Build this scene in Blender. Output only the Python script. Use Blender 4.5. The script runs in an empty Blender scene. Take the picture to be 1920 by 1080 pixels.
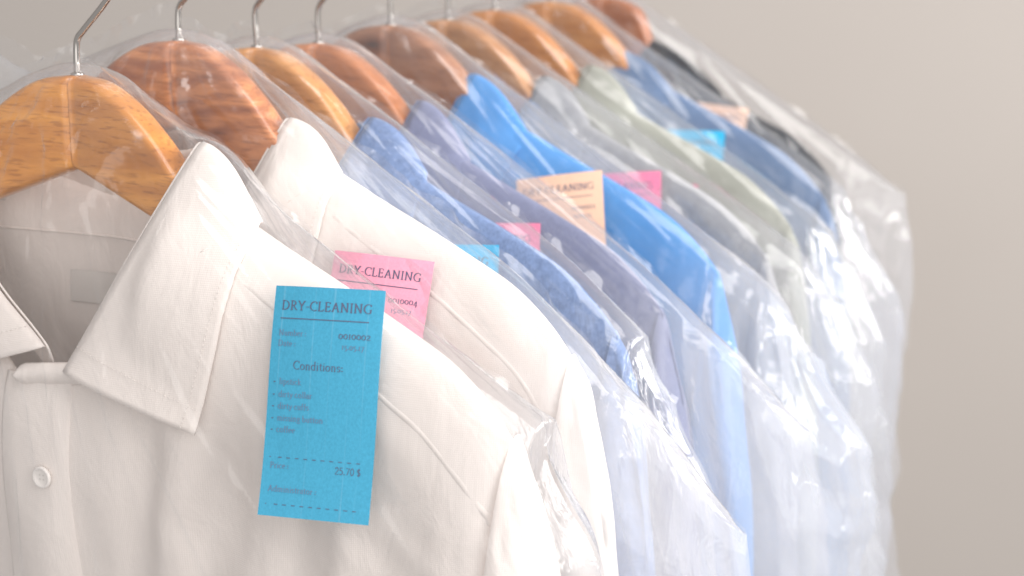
import bpy, math, random
import numpy as np
from mathutils import Vector, Matrix

sc = bpy.context.scene
col = sc.collection
R = math.radians

# ------------------------------------------------------------------ camera, light, exposure
CAMZ = 1.75
cam_d = bpy.data.cameras.new('camera'); cam = bpy.data.objects.new('camera', cam_d); col.objects.link(cam)
sc.camera = cam
cam_d.sensor_width = 36.0; cam_d.lens = 62.7
cam_d.clip_start = 0.02; cam_d.clip_end = 60
cam.location = (0, 0, CAMZ); cam.rotation_euler = (R(90 - 13.372), 0, 0)
cam_d.dof.use_dof = True; cam_d.dof.focus_distance = 0.845; cam_d.dof.aperture_fstop = 7.2
cam_d.dof.aperture_blades = 0

w = bpy.data.worlds.new('World'); sc.world = w; w.use_nodes = True
w.node_tree.nodes['Background'].inputs[0].default_value = (1.0, 0.965, 0.94, 1)
w.node_tree.nodes['Background'].inputs[1].default_value = 0.40

def area(name, loc, target, size, power, colr=(1, 1, 1), sy=None):
    l = bpy.data.lights.new(name, 'AREA'); l.energy = power; l.color = colr
    l.shape = 'RECTANGLE'; l.size = size; l.size_y = sy or size
    o = bpy.data.objects.new(name, l); col.objects.link(o); o.location = loc
    o.rotation_euler = (Vector(target) - Vector(loc)).to_track_quat('-Z', 'Y').to_euler()
    return o
area('window_light', (2.3, 1.5, 2.35), (0.2, 1.1, 1.5), 1.1, 62, (1.0, 0.975, 0.95), 1.5)
area('top_light', (0.5, 0.3, 3.3), (0.1, 1.1, 1.5), 1.2, 20, (1.0, 0.97, 0.95))
area('front_light', (1.5, -.5, 2.3), (0.05, 1.0, 1.55), 1.0, 26, (1.0, .965, .93))  # added softbox, front right, to brighten the shirts more than the wall
area('soft_front_light', (-.1, -1.3, 2.2), (0.0, 1.0, 1.55), 2.6, 23, (1.0, .97, .945))  # added broad fill from the camera side, lifts the shirt fronts
area('wall_fill_light', (3.4, 1.9, 2.6), (1.2, 3.0, 1.5), 1.0, 3, (1.0, 0.96, 0.92))  # unseen fill lamp added to grade the wall brighter towards the right

sc.view_settings.view_transform = 'Standard'; sc.view_settings.look = 'None'
sc.view_settings.exposure = 0.45; sc.view_settings.gamma = 1.0
sc.view_settings.use_curve_mapping = False
sc.cycles.use_denoising = True
sc.cycles.max_bounces = 24; sc.cycles.transparent_max_bounces = 64
sc.cycles.transmission_bounces = 8; sc.cycles.diffuse_bounces = 6; sc.cycles.glossy_bounces = 4
sc.cycles.caustics_reflective = False; sc.cycles.caustics_refractive = False
sc.cycles.sample_clamp_indirect = 6.0

# ------------------------------------------------------------------ numpy noise
def _h(ix, iy, seed):
    n = (ix.astype(np.int64) * 374761393 + iy.astype(np.int64) * 668265263 + seed * 1442695041) & 0xffffffff
    n = ((n ^ (n >> 13)) * 1274126177) & 0xffffffff
    return ((n ^ (n >> 16)) & 0xffff) / 65535.0
def noise(x, y, seed=0):
    x = np.asarray(x, float); y = np.asarray(y, float); x, y = np.broadcast_arrays(x, y)
    ix = np.floor(x); iy = np.floor(y); fx = x - ix; fy = y - iy
    fx = fx * fx * fx * (fx * (fx * 6 - 15) + 10); fy = fy * fy * fy * (fy * (fy * 6 - 15) + 10)
    a = _h(ix, iy, seed); b = _h(ix + 1, iy, seed); c = _h(ix, iy + 1, seed); d = _h(ix + 1, iy + 1, seed)
    return (a * (1 - fx) + b * fx) * (1 - fy) + (c * (1 - fx) + d * fx) * fy
def fbm(x, y, seed=0, o=4):
    s = 0; a = 1; t = 0
    for i in range(o):
        s = s + a * noise(x * 2 ** i, y * 2 ** i, seed + i * 17); t += a; a *= .5
    return s / t
def ridge(x, y, seed=0, o=4, p=1.6):
    s = 0; a = 1; t = 0
    wx = (noise(x * .6, y * .6, seed + 91) - .5) * 1.6; wy = (noise(x * .6 + 9, y * .6, seed + 92) - .5) * 1.6
    x = x + wx; y = y + wy
    for i in range(o):
        n = noise(x * 1.9 ** i, y * 1.9 ** i, seed + i * 13)
        s = s + a * (1 - np.abs(2 * n - 1)) ** p; t += a; a *= .5
    return s / t
def sstep(a, b, x):
    t = np.clip((x - a) / (b - a), 0, 1); return t * t * (3 - 2 * t)
def spline(ts, ps, t):                       # Catmull-Rom through ps at parameters ts
    ts = np.array(ts, float); ps = np.array(ps, float); t = np.asarray(t, float)
    m = np.zeros_like(ps)
    for i in range(len(ts)):
        a = max(i - 1, 0); b = min(i + 1, len(ts) - 1)
        m[i] = (ps[b] - ps[a]) / (ts[b] - ts[a])
    k = np.clip(np.searchsorted(ts, t, side='right') - 1, 0, len(ts) - 2)
    h = ts[k + 1] - ts[k]; s = np.clip((t - ts[k]) / h, 0, 1)
    if ps.ndim > 1: s = s[..., None]; h = h[..., None]
    return (2*s**3-3*s**2+1)*ps[k] + (s**3-2*s**2+s)*h*m[k] + (-2*s**3+3*s**2)*ps[k+1] + (s**3-s**2)*h*m[k+1]

# ------------------------------------------------------------------ object helpers
def mesh_obj(name, V, F, mat, parent=None, smooth=True, uv=None):
    me = bpy.data.meshes.new(name)
    me.from_pydata([tuple(map(float, v)) for v in V], [], F)
    if smooth: me.polygons.foreach_set('use_smooth', [True] * len(me.polygons))
    me.materials.append(mat); me.update()
    o = bpy.data.objects.new(name, me); col.objects.link(o)
    if parent: o.parent = parent
    return o
def grid_faces(nu, nv, closeu=False, off=0, flip=False):
    F = []
    for j in range(nv - 1):
        for i in range(nu - 1 + (1 if closeu else 0)):
            a = j * nu + i; b = j * nu + (i + 1) % nu; c = b + nu; d = a + nu
            f = (a + off, b + off, c + off, d + off)
            F.append(f[::-1] if flip else f)
    return F
def solidify(o, t, offset=0.0):
    m = o.modifiers.new('thickness', 'SOLIDIFY'); m.thickness = t; m.offset = offset
    return o
def tube(P, r, n=8, closed=False):
    P = [Vector(p) for p in P]; V = []; F = []
    up = None
    N = len(P)
    for i, p in enumerate(P):
        t = (P[min(i + 1, N - 1)] - P[max(i - 1, 0)]).normalized()
        if up is None:
            up = t.orthogonal().normalized()
        up = (up - t * up.dot(t)).normalized(); s = t.cross(up)
        rr = r[i] if isinstance(r, (list, tuple)) else r
        for k in range(n):
            a = 2 * math.pi * k / n
            V.append(p + (up * math.cos(a) + s * math.sin(a)) * rr)
    F = [tuple(f) for f in grid_faces(n, N, True)]
    F.append(tuple(range(n - 1, -1, -1))); F.append(tuple((N - 1) * n + k for k in range(n)))
    return V, F
class MB:
    def __init__(s): s.V = []; s.F = []
    def add(s, V, F):
        o = len(s.V); s.V += [tuple(v) for v in V]; s.F += [tuple(i + o for i in f) for f in F]
def empty(name, label, cat, loc, rz, group=None):
    o = bpy.data.objects.new(name, None); col.objects.link(o); o.empty_display_size = .05
    o.location = loc; o.rotation_euler = (0, 0, rz); tag(o, label, cat, group); return o
def tag(o, label, cat, group=None):
    o['label'] = label; o['category'] = cat
    if group: o['group'] = group

# ------------------------------------------------------------------ materials
def newmat(name):
    m = bpy.data.materials.new(name); m.use_nodes = True; nt = m.node_tree; nt.nodes.clear()
    out = nt.nodes.new('ShaderNodeOutputMaterial'); return m, nt, out
def N(nt, t, **kw):
    n = nt.nodes.new(t)
    for k, v in kw.items():
        if k.startswith('_'): setattr(n, k[1:], v)
        else: n.inputs[k.replace('__', ' ')].default_value = v
    return n
def objmap(nt, scale, rot=(0, 0, 0)):
    tc = N(nt, 'ShaderNodeTexCoord'); mp = N(nt, 'ShaderNodeMapping')
    mp.inputs['Scale'].default_value = scale; mp.inputs['Rotation'].default_value = rot
    nt.links.new(tc.outputs['Object'], mp.inputs['Vector']); return mp.outputs['Vector']
def ramp(nt, fac, stops):
    r = N(nt, 'ShaderNodeValToRGB'); e = r.color_ramp.elements
    while len(e) < len(stops): e.new(.5)
    for k, (p, c) in enumerate(stops): e[k].position = p; e[k].color = (*c, 1)
    nt.links.new(fac, r.inputs[0]); return r.outputs[0]

def cloth(name, c, mottled=0.0, dark=None, transl=0.18, rough=.85, mscale=160):
    m, nt, out = newmat(name); L = nt.links.new
    p = N(nt, 'ShaderNodeBsdfPrincipled', Roughness=rough); p.inputs['Base Color'].default_value = (*c, 1)
    p.inputs['Sheen Weight'].default_value = .15; p.inputs['Specular IOR Level'].default_value = .2
    colr = None
    if mottled > 0:
        n1 = N(nt, 'ShaderNodeTexNoise', Scale=1.0, Detail=5.0, Roughness=.7)
        L(objmap(nt, (mscale, mscale, mscale)), n1.inputs['Vector'])
        n2 = N(nt, 'ShaderNodeTexNoise', Scale=1.0, Detail=3.0, Roughness=.6)
        L(objmap(nt, (900, 900, 160)), n2.inputs['Vector'])
        mx = N(nt, 'ShaderNodeMix', _data_type='FLOAT'); mx.inputs[0].default_value = .45
        L(n1.outputs['Fac'], mx.inputs[2]); L(n2.outputs['Fac'], mx.inputs[3])
        d = dark or tuple(x * (1 - mottled) for x in c); h = tuple(min(1, x * (1 + mottled * .8) + mottled * .05) for x in c)
        colr = ramp(nt, mx.outputs[0], [(.36, d), (.66, h)]); L(colr, p.inputs['Base Color'])
    # weave and slight creases
    wv = N(nt, 'ShaderNodeTexWave', Scale=1.0, Distortion=1.5); wv.inputs['Detail'].default_value = 1
    L(objmap(nt, (330, 330, 10), (0, 0, 0)), wv.inputs['Vector'])
    wv2 = N(nt, 'ShaderNodeTexWave', Scale=1.0, Distortion=1.5, _bands_direction='Z'); wv2.inputs['Detail'].default_value = 1
    L(objmap(nt, (10, 10, 330)), wv2.inputs['Vector'])
    ad = N(nt, 'ShaderNodeMath', _operation='ADD'); L(wv.outputs['Fac'], ad.inputs[0]); L(wv2.outputs['Fac'], ad.inputs[1])
    b = N(nt, 'ShaderNodeBump', Strength=.12, Distance=.0004); L(ad.outputs[0], b.inputs['Height'])
    nz = N(nt, 'ShaderNodeTexNoise', Scale=1.0, Detail=4.0, Roughness=.55); nz.inputs['Distortion'].default_value = .6
    L(objmap(nt, (34, 34, 20)), nz.inputs['Vector'])
    b2 = N(nt, 'ShaderNodeBump', Strength=.34, Distance=.006); L(nz.outputs['Fac'], b2.inputs['Height']); L(b.outputs[0], b2.inputs['Normal'])
    L(b2.outputs[0], p.inputs['Normal'])
    tr = N(nt, 'ShaderNodeBsdfTranslucent'); tr.inputs[0].default_value = (*[min(1, x * 1.05) for x in c], 1)
    if colr: L(colr, tr.inputs[0])
    mx = N(nt, 'ShaderNodeMixShader', Fac=transl); L(p.outputs[0], mx.inputs[1]); L(tr.outputs[0], mx.inputs[2])
    L(mx.outputs[0], out.inputs[0]); return m

def wood(name, lt, dk, ringscale=14, contrast=.5, rot=0.0, seed=0.0, gloss=.28, knot=None, fig=.38, arm=.4):
    m, nt, out = newmat(name); L = nt.links.new
    p = N(nt, 'ShaderNodeBsdfPrincipled', Roughness=gloss)
    p.inputs['Coat Weight'].default_value = .25; p.inputs['Coat Roughness'].default_value = .12
    tc = N(nt, 'ShaderNodeTexCoord')
    sx_ = N(nt, 'ShaderNodeSeparateXYZ'); L(tc.outputs['Object'], sx_.inputs[0])
    ab_ = N(nt, 'ShaderNodeMath', _operation='ABSOLUTE'); L(sx_.outputs[0], ab_.inputs[0])
    gt_ = N(nt, 'ShaderNodeMath', _operation='GREATER_THAN'); gt_.inputs[1].default_value = 0; L(sx_.outputs[0], gt_.inputs[0])
    ya_ = N(nt, 'ShaderNodeMath', _operation='MULTIPLY_ADD'); ya_.inputs[1].default_value = 1.7; L(gt_.outputs[0], ya_.inputs[0]); L(sx_.outputs[1], ya_.inputs[2])
    cm_ = N(nt, 'ShaderNodeCombineXYZ'); L(ab_.outputs[0], cm_.inputs[0]); L(ya_.outputs[0], cm_.inputs[1]); L(sx_.outputs[2], cm_.inputs[2])
    mp = N(nt, 'ShaderNodeMapping'); mp.inputs['Rotation'].default_value = (0, rot, 0)
    mp.inputs['Scale'].default_value = (14, 40, 62); mp.inputs['Location'].default_value = (seed, seed * 1.7, seed * .6)
    L(cm_.outputs[0], mp.inputs['Vector'])
    n1 = N(nt, 'ShaderNodeTexNoise', Scale=1.0, Detail=4.0, Roughness=.6); n1.inputs['Distortion'].default_value = 1.2
    L(mp.outputs[0], n1.inputs['Vector'])
    mp2 = N(nt, 'ShaderNodeMapping'); mp2.inputs['Rotation'].default_value = (0, rot, 0); mp2.inputs['Scale'].default_value = (5, 10, 26)
    mp2.inputs['Location'].default_value = (seed * 2, seed, seed)
    L(cm_.outputs[0], mp2.inputs['Vector'])
    wv = N(nt, 'ShaderNodeTexWave', Scale=ringscale / 14, Distortion=6.0, _bands_direction='Z'); wv.inputs['Detail'].default_value = 3
    wv.inputs['Detail Scale'].default_value = 1.4
    L(mp2.outputs[0], wv.inputs['Vector'])
    mx = N(nt, 'ShaderNodeMix', _data_type='FLOAT'); mx.inputs[0].default_value = .16
    L(n1.outputs['Fac'], mx.inputs[2]); L(wv.outputs['Fac'], mx.inputs[3])
    mid = tuple((a + b) / 2 for a, b in zip(lt, dk))
    c = ramp(nt, mx.outputs[0], [(.5 - contrast * .5, dk), (.5, mid), (.5 + contrast * .35, lt)])
    # fine dark pores
    mp3 = N(nt, 'ShaderNodeMapping'); mp3.inputs['Rotation'].default_value = (0, rot, 0); mp3.inputs['Scale'].default_value = (90, 300, 700)
    L(cm_.outputs[0], mp3.inputs['Vector'])
    n3 = N(nt, 'ShaderNodeTexNoise', Scale=1.0, Detail=2.0); L(mp3.outputs[0], n3.inputs['Vector'])
    pr = ramp(nt, n3.outputs['Fac'], [(.34, (.62, .55, .5)), (.46, (1, 1, 1))])
    mu = N(nt, 'ShaderNodeMix', _data_type='RGBA', _blend_type='MULTIPLY'); mu.inputs[0].default_value = .7
    L(c, mu.inputs[6]); L(pr, mu.inputs[7]); src = mu.outputs[2]
    if knot:
        vm = N(nt, 'ShaderNodeVectorMath', _operation='DISTANCE'); vm.inputs[1].default_value = (knot[0] * .55, 0, knot[1])
        m4 = N(nt, 'ShaderNodeMapping'); m4.inputs['Scale'].default_value = (.55, 0, 1); L(tc.outputs['Object'], m4.inputs['Vector'])
        L(m4.outputs[0], vm.inputs[0])
        kr = ramp(nt, vm.outputs['Value'], [(.0012, (.06, .03, .02)), (.0035, (.45, .33, .25)), (.011, (1, 1, 1))])
        m5 = N(nt, 'ShaderNodeMix', _data_type='RGBA', _blend_type='MULTIPLY'); m5.inputs[0].default_value = 1
        L(src, m5.inputs[6]); L(kr, m5.inputs[7]); src = m5.outputs[2]
    # broad darker figure in the timber, different in each arm
    mp6 = N(nt, 'ShaderNodeMapping'); mp6.inputs['Rotation'].default_value = (0, rot, 0); mp6.inputs['Scale'].default_value = (16, 1, 75); mp6.inputs['Location'].default_value = (seed, 0, seed)
    L(cm_.outputs[0], mp6.inputs['Vector'])
    n6 = N(nt, 'ShaderNodeTexNoise', Scale=1.0, Detail=3.0, Roughness=.6); n6.inputs['Distortion'].default_value = .9; L(mp6.outputs[0], n6.inputs['Vector'])
    f6 = ramp(nt, n6.outputs['Fac'], [(.30, (.50, .38, .30)), (.42, (.80, .72, .66)), (.52, (1, 1, 1))])
    m6 = N(nt, 'ShaderNodeMix', _data_type='RGBA', _blend_type='MULTIPLY'); m6.inputs[0].default_value = fig; L(src, m6.inputs[6]); L(f6, m6.inputs[7])
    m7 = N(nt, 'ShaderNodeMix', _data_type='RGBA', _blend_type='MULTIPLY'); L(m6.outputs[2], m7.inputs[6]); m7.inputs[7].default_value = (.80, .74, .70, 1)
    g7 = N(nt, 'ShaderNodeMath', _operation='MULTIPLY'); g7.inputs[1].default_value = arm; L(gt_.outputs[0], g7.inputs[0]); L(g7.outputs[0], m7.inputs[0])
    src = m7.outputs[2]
    L(src, p.inputs['Base Color'])
    b = N(nt, 'ShaderNodeBump', Strength=.12, Distance=.0006); L(n1.outputs['Fac'], b.inputs['Height']); L(b.outputs[0], p.inputs['Normal'])
    L(p.outputs[0], out.inputs[0]); return m

def film(name, haze=.075, edge=.42, rough=.145, seed=0.0, tint=(.925, .945, 1.0), bump=.28, slack=.085):
    m, nt, out = newmat(name); L = nt.links.new
    n1 = N(nt, 'ShaderNodeTexNoise', Scale=1.0, Detail=5.0, Roughness=.55); n1.inputs['Distortion'].default_value = 1.5
    mp = objmap(nt, (34, 34, 16), (0, .5, 0)); L(mp, n1.inputs['Vector'])
    vo = N(nt, 'ShaderNodeTexVoronoi', Scale=1.0, _feature='F1'); L(objmap(nt, (42, 42, 24), (0, .7, .3)), vo.inputs['Vector'])
    ad = N(nt, 'ShaderNodeMath', _operation='MULTIPLY_ADD'); ad.inputs[1].default_value = .35
    L(vo.outputs['Distance'], ad.inputs[0]); L(n1.outputs['Fac'], ad.inputs[2])
    b = N(nt, 'ShaderNodeBump', Strength=bump, Distance=.010); L(ad.outputs[0], b.inputs['Height'])
    at = N(nt, 'ShaderNodeAttribute', _attribute_name='slack'); ab = N(nt, 'ShaderNodeMath', _operation='MULTIPLY'); ab.inputs[1].default_value = bump; L(at.outputs['Fac'], ab.inputs[0]); L(ab.outputs[0], b.inputs['Strength'])
    tr = N(nt, 'ShaderNodeBsdfTransparent'); tr.inputs[0].default_value = (.985, .987, .992, 1)
    df = N(nt, 'ShaderNodeBsdfDiffuse'); df.inputs[0].default_value = (*tint, 1); L(b.outputs[0], df.inputs['Normal'])
    tl = N(nt, 'ShaderNodeBsdfTranslucent'); tl.inputs[0].default_value = (*tint, 1)
    hz = N(nt, 'ShaderNodeMixShader', Fac=.5); L(df.outputs[0], hz.inputs[1]); L(tl.outputs[0], hz.inputs[2])
    lw = N(nt, 'ShaderNodeLayerWeight', Blend=.5)
    pw = N(nt, 'ShaderNodeMath', _operation='POWER'); pw.inputs[1].default_value = 3.2; L(lw.outputs['Facing'], pw.inputs[0])
    ma = N(nt, 'ShaderNodeMath', _operation='MULTIPLY_ADD'); ma.inputs[1].default_value = edge; ma.inputs[2].default_value = haze
    L(pw.outputs[0], ma.inputs[0])
    hz_at = N(nt, 'ShaderNodeAttribute', _attribute_name='slack'); hm_ = N(nt, 'ShaderNodeMath', _operation='MULTIPLY_ADD'); hm_.inputs[1].default_value = slack; hm_.inputs[2].default_value = haze; L(hz_at.outputs['Fac'], hm_.inputs[0]); L(hm_.outputs[0], ma.inputs[2])
    # cloudy unevenness of the film itself
    n2 = N(nt, 'ShaderNodeTexNoise', Scale=1.0, Detail=3.0); L(objmap(nt, (14, 14, 9)), n2.inputs['Vector'])
    mm = N(nt, 'ShaderNodeMapRange'); mm.inputs['To Min'].default_value = .6; mm.inputs['To Max'].default_value = 1.4
    L(n2.outputs['Fac'], mm.inputs['Value'])
    mu = N(nt, 'ShaderNodeMath', _operation='MULTIPLY', _use_clamp=True); L(ma.outputs[0], mu.inputs[0]); L(mm.outputs[0], mu.inputs[1])
    m1 = N(nt, 'ShaderNodeMixShader'); L(mu.outputs[0], m1.inputs[0]); L(tr.outputs[0], m1.inputs[1]); L(hz.outputs[0], m1.inputs[2])
    gl = N(nt, 'ShaderNodeBsdfGlossy', Roughness=rough); L(b.outputs[0], gl.inputs['Normal'])
    fr = N(nt, 'ShaderNodeFresnel', IOR=1.5); L(b.outputs[0], fr.inputs['Normal'])
    f2 = N(nt, 'ShaderNodeMath', _operation='MULTIPLY', _use_clamp=True); f2.inputs[1].default_value = 1.6; L(fr.outputs[0], f2.inputs[0])
    # back faces: the fresnel node turns to total reflection inside; a film has no inside, so flip it by geometry
    ge = N(nt, 'ShaderNodeNewGeometry')
    f3 = N(nt, 'ShaderNodeMath', _operation='MULTIPLY_ADD', _use_clamp=True); L(pw.outputs[0], f3.inputs[0]); f3.inputs[1].default_value = .5; f3.inputs[2].default_value = .07
    sel = N(nt, 'ShaderNodeMix', _data_type='FLOAT'); L(ge.outputs['Backfacing'], sel.inputs[0]); L(f2.outputs[0], sel.inputs[2]); L(f3.outputs[0], sel.inputs[3])
    m2 = N(nt, 'ShaderNodeMixShader'); L(sel.outputs[0], m2.inputs[0]); L(m1.outputs[0], m2.inputs[1]); L(gl.outputs[0], m2.inputs[2])
    L(m2.outputs[0], out.inputs[0]); return m

def plain(name, c, rough=.6, metal=0.0, spec=.5, grain=0.0):
    m, nt, out = newmat(name); L = nt.links.new
    p = N(nt, 'ShaderNodeBsdfPrincipled', Roughness=rough, Metallic=metal); p.inputs['Base Color'].default_value = (*c, 1)
    p.inputs['Specular IOR Level'].default_value = spec
    if grain:
        n = N(nt, 'ShaderNodeTexNoise', Scale=1.0, Detail=4.0, Roughness=.7); L(objmap(nt, (900, 900, 700)), n.inputs['Vector'])
        c2 = ramp(nt, n.outputs['Fac'], [(.3, tuple(x * (1 - grain) for x in c)), (.7, tuple(min(1, x * (1 + grain)) for x in c))])
        n4 = N(nt, 'ShaderNodeTexNoise', Scale=1.0, Detail=2.0); L(objmap(nt, (420, 1, 4)), n4.inputs['Vector'])
        st = ramp(nt, n4.outputs['Fac'], [(.62, (0, 0, 0)), (.72, (.22, .22, .22))])
        mz = N(nt, 'ShaderNodeMix', _data_type='RGBA', _blend_type='SCREEN'); mz.inputs[0].default_value = .22; L(c2, mz.inputs[6]); L(st, mz.inputs[7])
        L(mz.outputs[2], p.inputs['Base Color'])
        n5 = N(nt, 'ShaderNodeTexNoise', Scale=1.0, Detail=3.0); L(objmap(nt, (60, 60, 40)), n5.inputs['Vector'])
        b = N(nt, 'ShaderNodeBump', Strength=.2, Distance=.0003); L(n.outputs['Fac'], b.inputs['Height'])
        b3 = N(nt, 'ShaderNodeBump', Strength=.18, Distance=.003); L(n5.outputs['Fac'], b3.inputs['Height']); L(b.outputs[0], b3.inputs['Normal']); L(b3.outputs[0], p.inputs['Normal'])
    L(p.outputs[0], out.inputs[0]); return m

M_PATCH = plain('grey neck patch', (.60, .565, .535), .85)  # even grey tone of the patch inside the neck
M_STEEL = plain('polished steel', (.48, .46, .44), .16, 1.0)
M_INK = plain('dark ink', (.08, .10, .17), .7)
M_INKL = plain('pale ink', (.11, .18, .29), .7)
M_BUTTON = plain('pearly button', (.78, .735, .70), .42)
M_HOLE = plain('button hole thread', (.55, .52, .48), .8)
M_THREADW = plain('white thread', (.76, .71, .67), .8)

# wall
def wall_mat():
    m, nt, out = newmat('painted wall'); L = nt.links.new
    p = N(nt, 'ShaderNodeBsdfPrincipled', Roughness=.9)
    n = N(nt, 'ShaderNodeTexNoise', Scale=1.0, Detail=4.0); L(objmap(nt, (1.5, 1.5, 1.5)), n.inputs['Vector'])
    c = ramp(nt, n.outputs['Fac'], [(.3, (.41, .377, .352)), (.7, (.425, .392, .367))]); L(c, p.inputs['Base Color'])
    n2 = N(nt, 'ShaderNodeTexNoise', Scale=1.0, Detail=3.0); L(objmap(nt, (160, 160, 160)), n2.inputs['Vector'])
    b = N(nt, 'ShaderNodeBump', Strength=.1, Distance=.002); L(n2.outputs['Fac'], b.inputs['Height']); L(b.outputs[0], p.inputs['Normal'])
    L(p.outputs[0], out.inputs[0]); return m
wallo = mesh_obj('wall', [(-6, 3.2, -1), (7, 3.2, -1), (7, 3.2, 5), (-6, 3.2, 5)], [(0, 1, 2, 3)], wall_mat(), smooth=False)
wallo['kind'] = 'structure'

# ------------------------------------------------------------------ layout of the rail
TH = R(27.862)
EX = Vector((math.cos(TH), -math.sin(TH), 0)); EY = Vector((math.sin(TH), math.cos(TH), 0))
C1 = Vector((-.21923, .9, CAMZ - .1034))
#        t      dz     wt    bag corner(x,z)   gap fwd
HANG = [(0.0000, 0.0000), (.0821, .0105), (.1531, .0005), (.2167, -.0025), (.3009, .0020), (.3752, -.0001), (.4429, .0017), (.5343, .0018), (.6300, -.0010)]

def midy(x, a=.10): return -a * np.abs(x)

# ------------------------------------------------------------------ hanger
HT_X = [0, .02, .04, .058, .070, .080, .10, .15, .205, .222]
HT_Z = [0, -.0028, -.0135, -.0290, -.0425, -.0500, -.0590, -.0850, -.1130, -.1215]
def make_hanger(k, mat, label, loc, L=.222, x0=.070, drop=.011):
    sz = 1.0
    root = empty('hanger', label, 'hanger', loc, -TH, 'wooden hangers in a row on the rail')
    for s in (-1, 1):
        V = []; n = 44; m = 28
        for i in range(n):
            x = L * i / (n - 1)
            zt = float(np.interp(x, HT_X, HT_Z)) if x > .08 else float(spline(HT_X, HT_Z, np.array([x]))[0])
            zb = -.0475 - .375 * x
            if x > .15: zb = max(zb, -.0475 - .375 * .15 - .30 * (x - .15))
            zb = min(zb, zt - .010)
            zt *= sz; 
            zc = (zt + zb) / 2; hz = (zt - zb) / 2
            th = .0080 + .0012 * math.sin(min(x / .12, 1) * math.pi)
            if x > L - .012: hz *= 1 - .35 * (x - L + .012) / .012; th *= 1 - .3 * (x - L + .012) / .012
            q_ = min(1, max(0, (x - x0) / .022)); q_ = q_ * q_ * (3 - 2 * q_)
            th *= 1 - .45 * q_; 
            if q_ > 0: zt -= drop * q_; zb -= (drop - .005) * q_; zc = (zt + zb) / 2; hz = (zt - zb) / 2
            yc = float(midy(x, .10)) 
            for q in range(m):
                a = 2 * math.pi * q / m
                ca, sa = math.cos(a), math.sin(a)
                e = .26
                yy = math.copysign(abs(ca) ** e, ca) * th
                # rounded top with a constant radius whatever the height of the section
                zz = math.copysign(abs(sa) ** e, sa)
                rr = .0040
                zz = zz * hz
                if abs(zz) > hz - rr:
                    f = (abs(zz) - (hz - rr)) / rr
                    yy *= math.sqrt(max(0, 1 - .55 * f * f))
                V.append((s * (x + .0003), yc + yy, zc + zz))
        F = grid_faces(m, n, True, flip=(s < 0))
        F.append(tuple(range(m))); F.append(tuple((n - 1) * m + q for q in range(m)))
        mesh_obj('hanger_arm', V, F, mat, root)
    # hook
    pts = [(0, 0, -.012), (0, 0, .005), (.0005, 0, .015), (.002, 0, .0195), (.006, 0, .0235), (.0215, 0, .0385), (.029, 0, .050)]
    if k % 3 == 2: pts = [(0, 0, -.012), (0, 0, .005), (-.0005, 0, .015), (0, 0, .0215), (.003, 0, .0265), (.018, 0, .0415), (.027, 0, .052)]
    if k == 3: pts = [(0, 0, -.012), (0, 0, .005), (0, 0, .017), (.001, 0, .022), (.0045, 0, .027), (.019, 0, .042), (.028, 0, .053)]
    if k in (4,6): pts = [(0, 0, -.012), (0, 0, .01), (0, 0, .025), (.002, 0, .030), (.007, 0, .035), (.021, 0, .046), (.028, 0, .055)]
    if k in (5,): pts = [(0, 0, -.012), (0, 0, .01), (0, 0, .020), (.000, 0, .028), (.004, 0, .034), (.020, 0, .045), (.028, 0, .055)]
    pts = [(x, -.0, z - .0005) for x, y, z in pts]
    for a in range(-10, 200, 10):
        aa = R(a); pts.append((.0305 * math.cos(aa), 0, .0655 + .0305 * math.sin(aa)))
    P = np.array(pts); t = np.arange(len(P)); tt = np.linspace(0, len(P) - 1, 160)
    P = spline(t, P, tt)
    V, F = tube(P, .00165, 12); mesh_obj('hook', V, F, M_STEEL, root)
    a = np.linspace(0, 2 * math.pi, 25)[:-1]
    V = []
    for r, z in ((.0019, -.001), (.0034, -.0005), (.0034, .0008), (.0019, .0014)):
        V += [(r * math.cos(q), r * math.sin(q), z) for q in a]
    mesh_obj('ferrule', V, grid_faces(24, 4, True), M_STEEL, root)
    return root

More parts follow.
